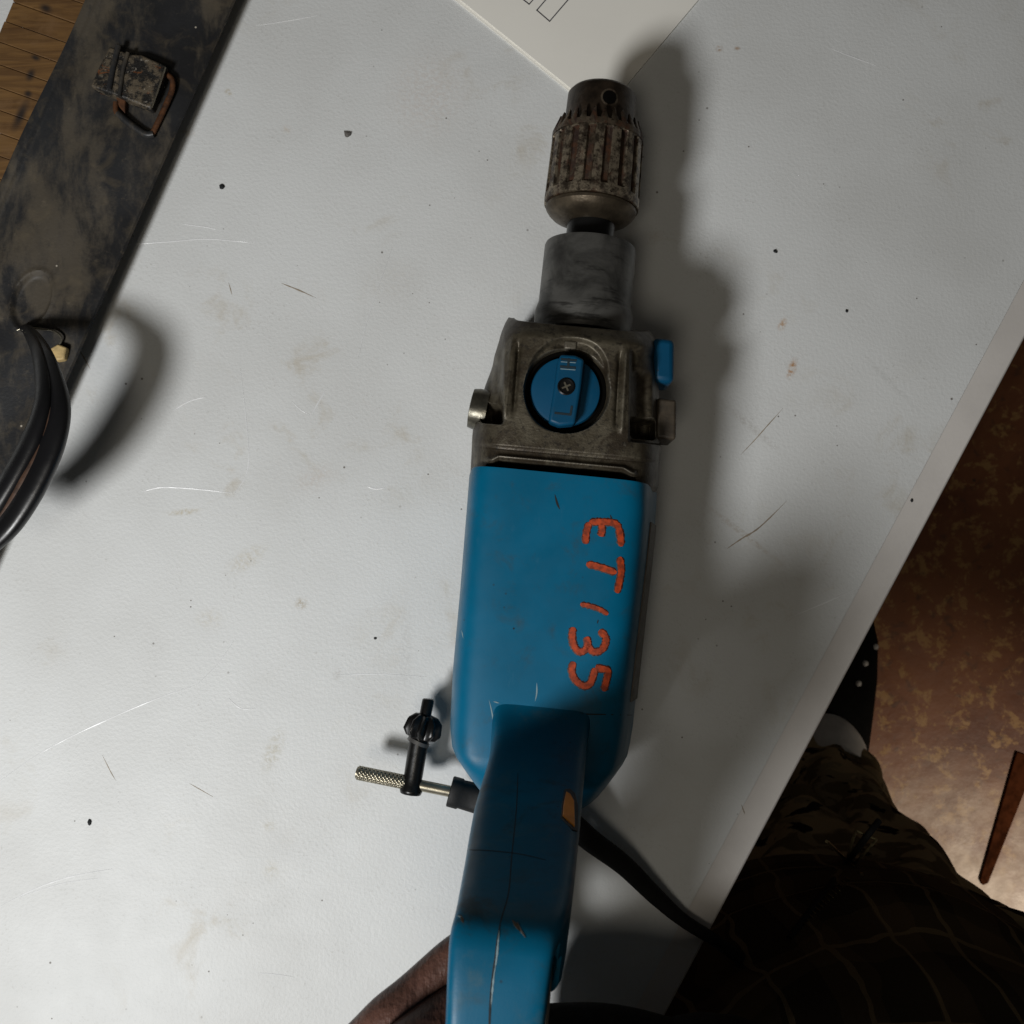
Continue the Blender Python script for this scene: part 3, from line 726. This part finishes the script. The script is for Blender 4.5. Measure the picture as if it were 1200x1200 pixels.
# orange lock button on the right flank with its dark rim
def pad(name, pts, mat, parent, off, bvh):
    H = [hit(bvh, *p) for p in pts]; H = [h for h in H if h]; n = len(H)
    if n < 3: return
    V = [h[0]-h[1]*.002 for h in H]+[h[0]+h[1]*off for h in H]
    F = [tuple(range(n)), tuple(range(n, 2*n))]+[(i, (i+1) % n, n+(i+1) % n, n+i) for i in range(n)]
    return obj(name, V, F, mat, parent, None, .0004)
pad('button_rim', [(661, 926), (668, 925), (674, 931), (677, 945), (676, 975), (671, 974), (657, 959), (658, 944)], M['black'], handle, .0006, hbv)
pad('lock_button', [(663, 930), (668, 933), (672, 941), (672.5, 971), (659, 958), (660, 945)], M['orange'], handle, .0012, hbv)
# trigger showing past the right side of the grip, and the bright switch plate
q = [D(630, 1088, .215), D(654, 1090, .215), D(657, 1104, .215), D(654, 1126, .215), D(647, 1145, .215), D(630, 1150, .215)]
prism('trigger', [(v.x, v.y) for v in q], .205, .222, M['gloss'], drill, .003)
q = [D(628, 1098, .232), D(648, 1099, .232), D(649.5, 1112, .232), D(641, 1215, .232), D(620, 1215, .232)]
prism('switch_plate', [(v.x, v.y) for v in q], .2245, .234, m_simple('grey_plate', (.3, .29, .27), .35, .4), drill, .001)

# power cord
cs = [D(640, 935, .035)+Vector((0, 0, 0)), D(660, 955, .026), D(690, 983, .020), D(730, 1013, .014), D(768, 1050, .009), D(800, 1078, .0062), D(835, 1100, .0058), D(852, 1112, .0048), D(862, 1118, -.012), D(866, 1120, -.06), D(868, 1122, -.2)]
tube('power_cord', cs, [.0064, .0064, .0062, .0056, .0048, .0037, .0034, .0036, .004, .004, .004], m_simple('cord_rubber', (.007, .007, .007), .8, 0, .3, 80, .2, spec=.2), drill, 16)

# ================================================================== CHUCK KEY
zk = .026
k0 = P(482, 924, zk)
key = tag(empty('chuck_key', (k0.x, k0.y, 0)), 'black chuck key with a knurled steel cross bar, left of the drill handle', 'chuck key')
KO = Vector((k0.x, k0.y, 0))
def K(px, py, z=zk): return P(px, py, z)-KO
a = K(481, 930); b = K(491, 868); c = K(500, 836); e = K(502, 819)
tube('shank', [a, a+(b-a)*.06, a+(b-a)*.12, a+(b-a)*.3, b, K(493, 862)], [.0055, .0061, .0058, .0050, .0052, .0055], M['gloss'], key, 24, 3)
tube('pilot', [K(497, 845), e*.9+c*.1, e], [.0032, .0032, .0026], M['gloss'], key, 18, 1)
# bevel gear head
ax = (c-b).normalized(); s1 = ax.cross(Vector((0, 0, 1))).normalized(); s2 = s1.cross(ax)
hb0 = K(492.5, 866)
rings = []
for t_, r_, g_ in ((0, .0058, 0), (.001, .0085, .6), (.004, .0108, 1), (.0095, .0098, 1), (.0125, .0066, 1), (.0132, .0040, 0)):
    ring = []
    for j in range(80):
        an = 2*math.pi*j/80; ph = (j % 8)/8; g = (math.cos(2*math.pi*ph)*.5+.5)
        rr_ = r_*(1-.27*g*g_); ring.append(hb0+ax*t_+(s1*math.cos(an)+s2*math.sin(an))*rr_)
    rings.append(ring)
loft('gear_head', rings, M['gloss'], key, 40)
tube('collar', [K(489.5, 871), K(491.3, 867)], [.0062, .0060], m_simple('grey_collar', (.16, .155, .15), .35, .6), key, 24, 1)
h0, h1 = K(417, 905), K(540, 930)
NK = 420
c_ = [h0+(h1-h0)*(i/NK) for i in range(NK+1)]
def kn(i, j):
    if i > 242 or i < 8: return 1
    a = 2*math.pi*j/48
    return 1+.13*(max(math.cos(10*a+i*.40), math.cos(10*a-i*.40))-.9)*.8
radl = [(.0016 if i == 0 else .0024 if i < 3 else .0032 if i < 8 else .0038 if i < 243 else .0030) for i in range(NK+1)]
tube('cross_bar', c_, radl, M['steel'], key, 48, 1, 1, kn)
g0, g1 = K(527, 927), K(575, 940)
d_ = (g1-g0)
rings = []
for t_, r_ in ((0, .0072), (.02, .0078), (.25, .0078), (.28, .0072), (.7, .0076), (1, .0076)):
    ring = []
    for j in range(28):
        an = 2*math.pi*j/28; cc, ss = math.cos(an), math.sin(an); ex = 2/3
        sv = d_.normalized().cross(Vector((0, 0, 1))); uv = Vector((0, 0, 1))
        ring.append(g0+d_*t_+sv*math.copysign(abs(cc)**ex, cc)*r_+uv*math.copysign(abs(ss)**ex, ss)*r_)
    rings.append(ring)
loft('rubber_holder', rings, M['black'], key, 50)

# ================================================================== BLACK CASE
zc = .017
# right edge line (275,0)-(80,440); left edge (100,0)-(0,215)
c0_ = P(80, 440, zc)
case = tag(empty('tool_case', (c0_.x, c0_.y, 0)), 'dusty black case with a rusty latch and curved carry handle, at upper left', 'case')
CO = Vector((c0_.x, c0_.y, 0))
def casepx(a, b):    # a across 0..1 (left..right), b along, rows from -60 to 620
    y = -70+790*b; xr = 275-(y)*195/440; xl = 100-y*100/215
    return xl+(xr-xl)*a, y
NA, NB = 90, 300; V = []; F = []
for ib in range(NB+1):
    for ia in range(-1, NA+2):
        a = max(0, min(1, ia/NA)); px, py = casepx(a, ib/NB); p = P(px, py, zc)-CO
        e = max(0, 1-abs(2*a-1)**60)**.4; z = zc-.0015*(1-e)
        z += .0009*math.sin(px*.045+py*.02)*math.sin(py*.03)
        z += .0018*sstep(.10, .06, a)                                     # rolled rim on the left
        dd = math.hypot((px-37-(350-py)*.25)/24, (py-352)/34)               # oval dent
        z += -.0022*sstep(1.0, .8, dd)+.0007*math.exp(-((dd-1.03)/.08)**2)
        z += .0010*sstep(.93, .96, a)*0
        if not 0 <= ia <= NA:
            z = .001; p = P(*casepx(.04 if ia < 0 else .80, ib/NB), zc)-CO
        V.append((p.x, p.y, z))
W = NA+3
F = [(ib*W+ia, ib*W+ia+1, (ib+1)*W+ia+1, (ib+1)*W+ia) for ib in range(NB) for ia in range(W-1)]
for row in (0, NB):
    base = len(V)
    for ia in range(W): V.append((V[row*W+ia][0], V[row*W+ia][1], .001))
    for ia in range(W-1): F.append((row*W+ia, row*W+ia+1, base+ia+1, base+ia))
obj('case_side', V, F, M['case'], case, 40)
# latch
def Cc(px, py, z): return P(px, py, z)-CO
lat = [Cc(x, y, zc+.007) for x, y in ((128, 54), (152, 63), (166, 64), (195, 77), (186, 104), (177, 128), (160, 121), (137, 112), (106, 101), (116, 78))]
latch = prism('latch', [(v.x, v.y) for v in lat], zc-.001, zc+.0072, m_flaky(), case, .0012)
for pts, r in (([(139, 54), (133, 78), (128, 105)], .0016), ([(150, 62), (144, 84), (140, 113)], .0012)):
    tube('hinge_roll', [Cc(x, y, zc+.0075) for x, y in pts], r, M['case'], latch, 10, 4)
tube('bright_edge', [Cc(194, 79, zc+.0074), Cc(186, 103, zc+.0074), Cc(178, 126, zc+.0074)], .00045, M['steel'], latch, 8, 3)
tube('wire_loop', [Cc(190, 84, zc+.002), Cc(201, 92, zc+.003), Cc(202, 104, zc+.003), Cc(196, 120, zc+.003), Cc(183, 148, zc+.003), Cc(178, 156, zc+.003), Cc(170, 157, zc+.003), Cc(152, 145, zc+.003), Cc(137, 132, zc+.003), Cc(136, 120, zc+.003)], .0016, M['rustwire'], case, 10)
tube('wire_sleeve', [Cc(180, 157, zc+.0032), Cc(170, 157, zc+.0032), Cc(152, 145, zc+.0032), Cc(138, 133, zc+.0032)], .0020, M['case'], case, 10)
prism('latch_tongue', [(v.x, v.y) for v in (Cc(136, 110, zc), Cc(150, 116, zc), Cc(149, 136, zc), Cc(142, 128, zc))], zc-.001, zc+.0035, M['rustwire'], case, .0006)
# curved carry handle
hp = [(24, 385, .020), (33, 388, .027), (48, 412, .050), (58, 445, .064), (62, 480, .072), (52, 520, .075), (30, 565, .075), (5, 605, .073), (-20, 632, .070), (-50, 655, .066)]
hr = [.0010, .0034, .0050, .0066, .0084, .0098, .0104, .0100, .0088, .0080]
tube('carry_handle', [Cc(x+o, y+o*.35, z) for (x, y, z), o in zip(hp, (0, 1, 3, 5, 7, 8, 9, 9, 8, 8))], [q*.98 for q in hr], M['glossblack'], case, 22, 6, .55)
tube('inner_roll', [Cc(x-o, y-o*.5, z-.002) for (x, y, z), o in zip(hp, (0, 2, 5, 8, 11, 13, 14, 14, 13, 12))], [q*.86 for q in hr], M['glossblack'], case, 22, 6, .6)
tube('worn_seam', [Cc(x-o, y-o*.4, z+q*.30) for (x, y, z), q, o in zip(hp[1:9], hr[1:9], (0, 1, 2, 3, 3, 4, 4, 3))], [.0005, .0010, .0009, .0012, .0010, .0026, .0012, .0008], M['wear'], case, 8, 6, .6)
tube('handle_wire', [Cc(x, y, .020) for x, y in ((20, 387), (30, 384), (50, 386), (63, 388), (72, 396), (68, 406), (62, 411))], .0006, M['steel'], case, 8, 5)
prism('wood_chip', [(v.x, v.y) for v in (Cc(60, 410, .019), Cc(70, 404, .019), Cc(80, 408, .019), Cc(77, 422, .019), Cc(66, 424, .019))], .0160, .0215, M['pine'], case, .001)

# planks left of the case
wr = tag(empty('plank_board', (P(0, 0, 0).x, P(0, 0, 0).y, 0)), 'stained yellow pine boards seen past the black case at the top left corner', 'wood')
WO = Vector((P(0, 0, 0).x, P(0, 0, 0).y, 0))
pd = (P(85, 52, .012)-P(0, 22, .012)).normalized(); pn = Vector((-pd.y, pd.x, 0))
o0 = P(-120, 330, .012)
m0, m1 = P(*casepx(.35, 0), .012), P(*casepx(.35, 1), .012); mn = Vector((-(m1-m0).y, (m1-m0).x, 0))
for k in range(24):
    w_ = .0125; a = o0+pn*(w_*k); ln = (m0-a).dot(mn)/pd.dot(mn)
    if ln < .01: continue
    q = [a, a+pd*ln, a+pd*ln+pn*(w_-.0003), a+pn*(w_-.0003)]
    o = prism('plank', [(v.x-WO.x, v.y-WO.y) for v in q], .001, .012+random.uniform(-.0004, .0004), M['wood'], wr, .0004)

# ================================================================== PERSON
per = tag(empty('person', (.40, -.30, FZ)), 'person in dark plaid jacket and camouflage trousers holding the drill handle', 'person')
PO = Vector((.40, -.30, FZ))
def W_(v): return Vector(v)-PO
# trouser leg
def cloth_loft(name, secs, mat, fold=.006, seg=72, z_f=1.0):
    rings = []
    for i, (x, y, z, rx, ry) in enumerate(secs):
        ring = []
        for j in range(seg):
            a = 2*math.pi*j/seg
            f = 1+fold/rx*(math.sin(3*a+z*17)+.6*math.sin(7*a-z*31+1.3)+.5*math.sin(z*95+2*a))
            ring.append(W_((x+math.cos(a)*rx*f, y+math.sin(a)*ry*f, z)))
        rings.append(ring)
    return loft(name, rings, mat, per, 80)
def interp(keys, n):
    out = []
    for i in range(n+1):
        t = i/n*(len(keys)-1); k = min(int(t), len(keys)-2); f = t-k; f = f*f*(3-2*f)*.5+f*.5
        out.append(tuple(keys[k][m]*(1-f)+keys[k+1][m]*f for m in range(5)))
    return out
cloth_loft('trouser_leg', interp([(.402, -.284, -.745, .054, .056), (.392, -.304, -.70, .063, .065), (.365, -.335, -.55, .070, .076), (.345, -.355, -.40, .076, .084), (.325, -.37, -.22, .088, .10), (.305, -.39, -.06, .10, .12)], 60), M['camo'], .005)
cloth_loft('trouser_leg', interp([(.30, -.33, -.745, .064, .066), (.295, -.34, -.55, .070, .076), (.275, -.365, -.30, .084, .095), (.25, -.40, -.06, .10, .12)], 40), M['camo'], .005)
jk = cloth_loft('jacket', interp([(.230, -.395, -.20, .190, .150), (.222, -.398, -.10, .200, .160), (.228, -.405, 0, .205, .145), (.235, -.43, .12, .20, .135), (.21, -.45, .30, .20, .13), (.21, -.50, .52, .21, .13), (.21, -.53, .72, .18, .11), (.21, -.54, .80, .07, .07)], 90), M['jacket'], .004)
# sleeve and arm are kept out of the frame; the hand comes in from below
slv = [(.22, -.50, .60), (.24, -.46, .40), (.22, -.40, .22), P(900, 1370, .10), P(790, 1325, .085), P(700, 1298, .078), P(600, 1300, .072)]
tube('sleeve', [W_(p) for p in slv], [.07, .068, .062, .052, .046, .045, .044], M['sleevecloth'], per, 28, 8)
# zip and slider lie on the jacket front
jb = BVHTree.FromObject(jk, bpy.context.evaluated_depsgraph_get()) if 0 else BVHTree.FromPolygons([v.co for v in jk.data.vertices], [tuple(p.vertices) for p in jk.data.polygons])
def JH(px, py, off=.0012):
    l, n_, i_, d_ = jb.ray_cast(CAM-PO, ray(px, py).normalized())
    if l is None: return W_(P(px, py, -.1))
    return l-ray(px, py).normalized()*off
tube('zip_tape', [JH(x, y, .0003) for x, y in ((1030, 962), (1012, 985), (995, 1008), (970, 1042), (945, 1074), (925, 1100))], .0022, M['dark'], per, 8, 6)
for k in range(16):
    x, y = 994-4.0*k, 1030+3.9*k
    tube('zip_tooth', [JH(x-2.6, y-2.2), JH(x+2.2, y+2.0)], .00045, M['brass'], per, 6, 1)
pl_ = [(1003, 973), (1027, 984), (1003, 1011), (993, 1005)]
for a_, b_ in zip(pl_, pl_[1:]+pl_[:1]): tube('zip_slider', [JH(*a_), JH((a_[0]+b_[0])/2, (a_[1]+b_[1])/2), JH(*b_)], .0010, M['brass'], per, 8, 2)
tube('zip_slider', [JH(969, 986), JH(990, 1006), JH(1010, 1025)], .0011, M['brass'], per, 8, 2)
# shoe and sock
rings = []
for (y, z0, h, rx) in ((-.345, 0, .055, .020), (-.335, 0, .066, .036), (-.31, 0, .072, .044), (-.27, 0, .070, .047), (-.22, 0, .066, .050), (-.17, 0, .058, .053), (-.12, 0, .047, .052), (-.085, 0, .036, .043), (-.068, 0, .026, .026), (-.062, 0, .018, .010)):
    cxs = .428+(y+.27)*.12
    rings.append([W_((cxs+math.copysign(abs(math.cos(a))**.75, math.cos(a))*rx, y, FZ+.001+h/2+math.copysign(abs(math.sin(a))**.8, math.sin(a))*h/2)) for a in [2*math.pi*j/40 for j in range(40)]])
shoe = loft('shoe', rings, m_simple('matt_shoe_rubber', (.006, .006, .006), .85, 0, .3, 60, .2, 300, .15), per, 50)
sb = BVHTree.FromPolygons([v.co for v in shoe.data.vertices], [tuple(p.vertices) for p in shoe.data.polygons])
tube('sock', [W_((.414, -.252, FZ+.055)), W_((.412, -.262, FZ+.085)), W_((.406, -.284, FZ+.118))], [.042, .046, .046], M['white'], per, 32, 4)
for x, y in ((1026, 758), (1014, 777.5), (1006, 801)):
    c = sb.ray_cast(CAM-PO, ray(x, y).normalized())[0] or W_(P(x, y, FZ+.062)); bm = bmesh.new(); bmesh.ops.create_uvsphere(bm, u_segments=14, v_segments=8, radius=.0042); bmesh.ops.translate(bm, vec=c, verts=bm.verts)
    me = bpy.data.meshes.new('stud'); bm.to_mesh(me); bm.free(); me.materials.append(M['pearl']); me.polygons.foreach_set('use_smooth', [True]*len(me.polygons))
    o = bpy.data.objects.new('stud', me); COL.objects.link(o); o.parent = shoe
# hand: forearm, palm, four fingers and thumb as one skinned surface
def skin_mesh(name, verts, edges, radii, root, mat, parent):
    me = bpy.data.meshes.new(name); me.from_pydata([tuple(v) for v in verts], edges, []); me.update()
    o = bpy.data.objects.new(name, me); COL.objects.link(o); me.materials.append(mat)
    md = o.modifiers.new('skin', 'SKIN'); md.use_smooth_shade = True
    sv = me.skin_vertices[0].data
    for i, r in enumerate(radii): sv[i].radius = (r, r)
    sv[root].use_root = True
    sd = o.modifiers.new('sub', 'SUBSURF'); sd.levels = 2; sd.render_levels = 2
    o.parent = parent; return o
HV, HE, HR = [], [], []
def hv(p, r, link=None):
    HV.append(W_(p)); HR.append(r)
    if link is not None: HE.append((link, len(HV)-1))
    return len(HV)-1
arm0 = hv((.05, -.292, .085), .026); wr_ = hv((.005, -.30, .130), .024, arm0); palm = hv((-.045, -.275, .195), .028, wr_)
def fing(base, pts, rad):
    pr = base
    for (x, y, z), r in zip(pts, rad): q = P(x, y, z); pr = hv((q.x, q.y, q.z), r, pr)
fing(palm, [(375, 1275, .205), (428, 1222, .206), (456, 1194, .207), (482, 1170, .202), (520, 1132, .198), (548, 1106, .196), (600, 1120, .198)], [.0122, .0090, .0100, .0084, .0080, .0080, .0068])
fing(palm, [(395, 1320, .214), (446, 1262, .218), (472, 1234, .221), (498, 1208, .213), (536, 1174, .204), (572, 1150, .199), (618, 1170, .199)], [.0126, .0096, .0108, .0088, .0084, .0082, .0070])
fing(palm, [(420, 1410, .218), (478, 1330, .218), (545, 1240, .204), (590, 1235, .199), (625, 1245, .200)], [.0125, .0098, .0086, .0078, .0068])
fing(palm, [(450, 1460, .210), (500, 1390, .208), (550, 1310, .200), (590, 1300, .198), (615, 1305, .200)], [.0110, .0088, .0078, .0070, .0060])
fing(palm, [(470, 1500, .255), (520, 1480, .272), (590, 1440, .274), (640, 1400, .270)], [.0140, .0115, .0100, .0085])
skin_mesh('body', HV, HE, HR, palm, M['skin'], per)

# ================================================================== SHADOW STRIP ON THE FLOOR
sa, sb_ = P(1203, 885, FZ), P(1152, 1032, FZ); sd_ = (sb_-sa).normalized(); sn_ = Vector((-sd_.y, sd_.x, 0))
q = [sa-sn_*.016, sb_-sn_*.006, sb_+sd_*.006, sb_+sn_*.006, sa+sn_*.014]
o = prism('shadow_strip', [(v.x-sa.x, v.y-sa.y) for v in q], .001, .004, m_simple('shadow_strip_brown', (.085, .026, .010), .95, 0, .6, 60, .5, spec=.05), None, .0012)  # flat brown strip added in place of a thin shadow on the floor
o.location = (sa.x, sa.y, FZ); tag(o, 'dark reddish brown strip standing in for a shadow on the dusty floor right of the trousers', 'strip')
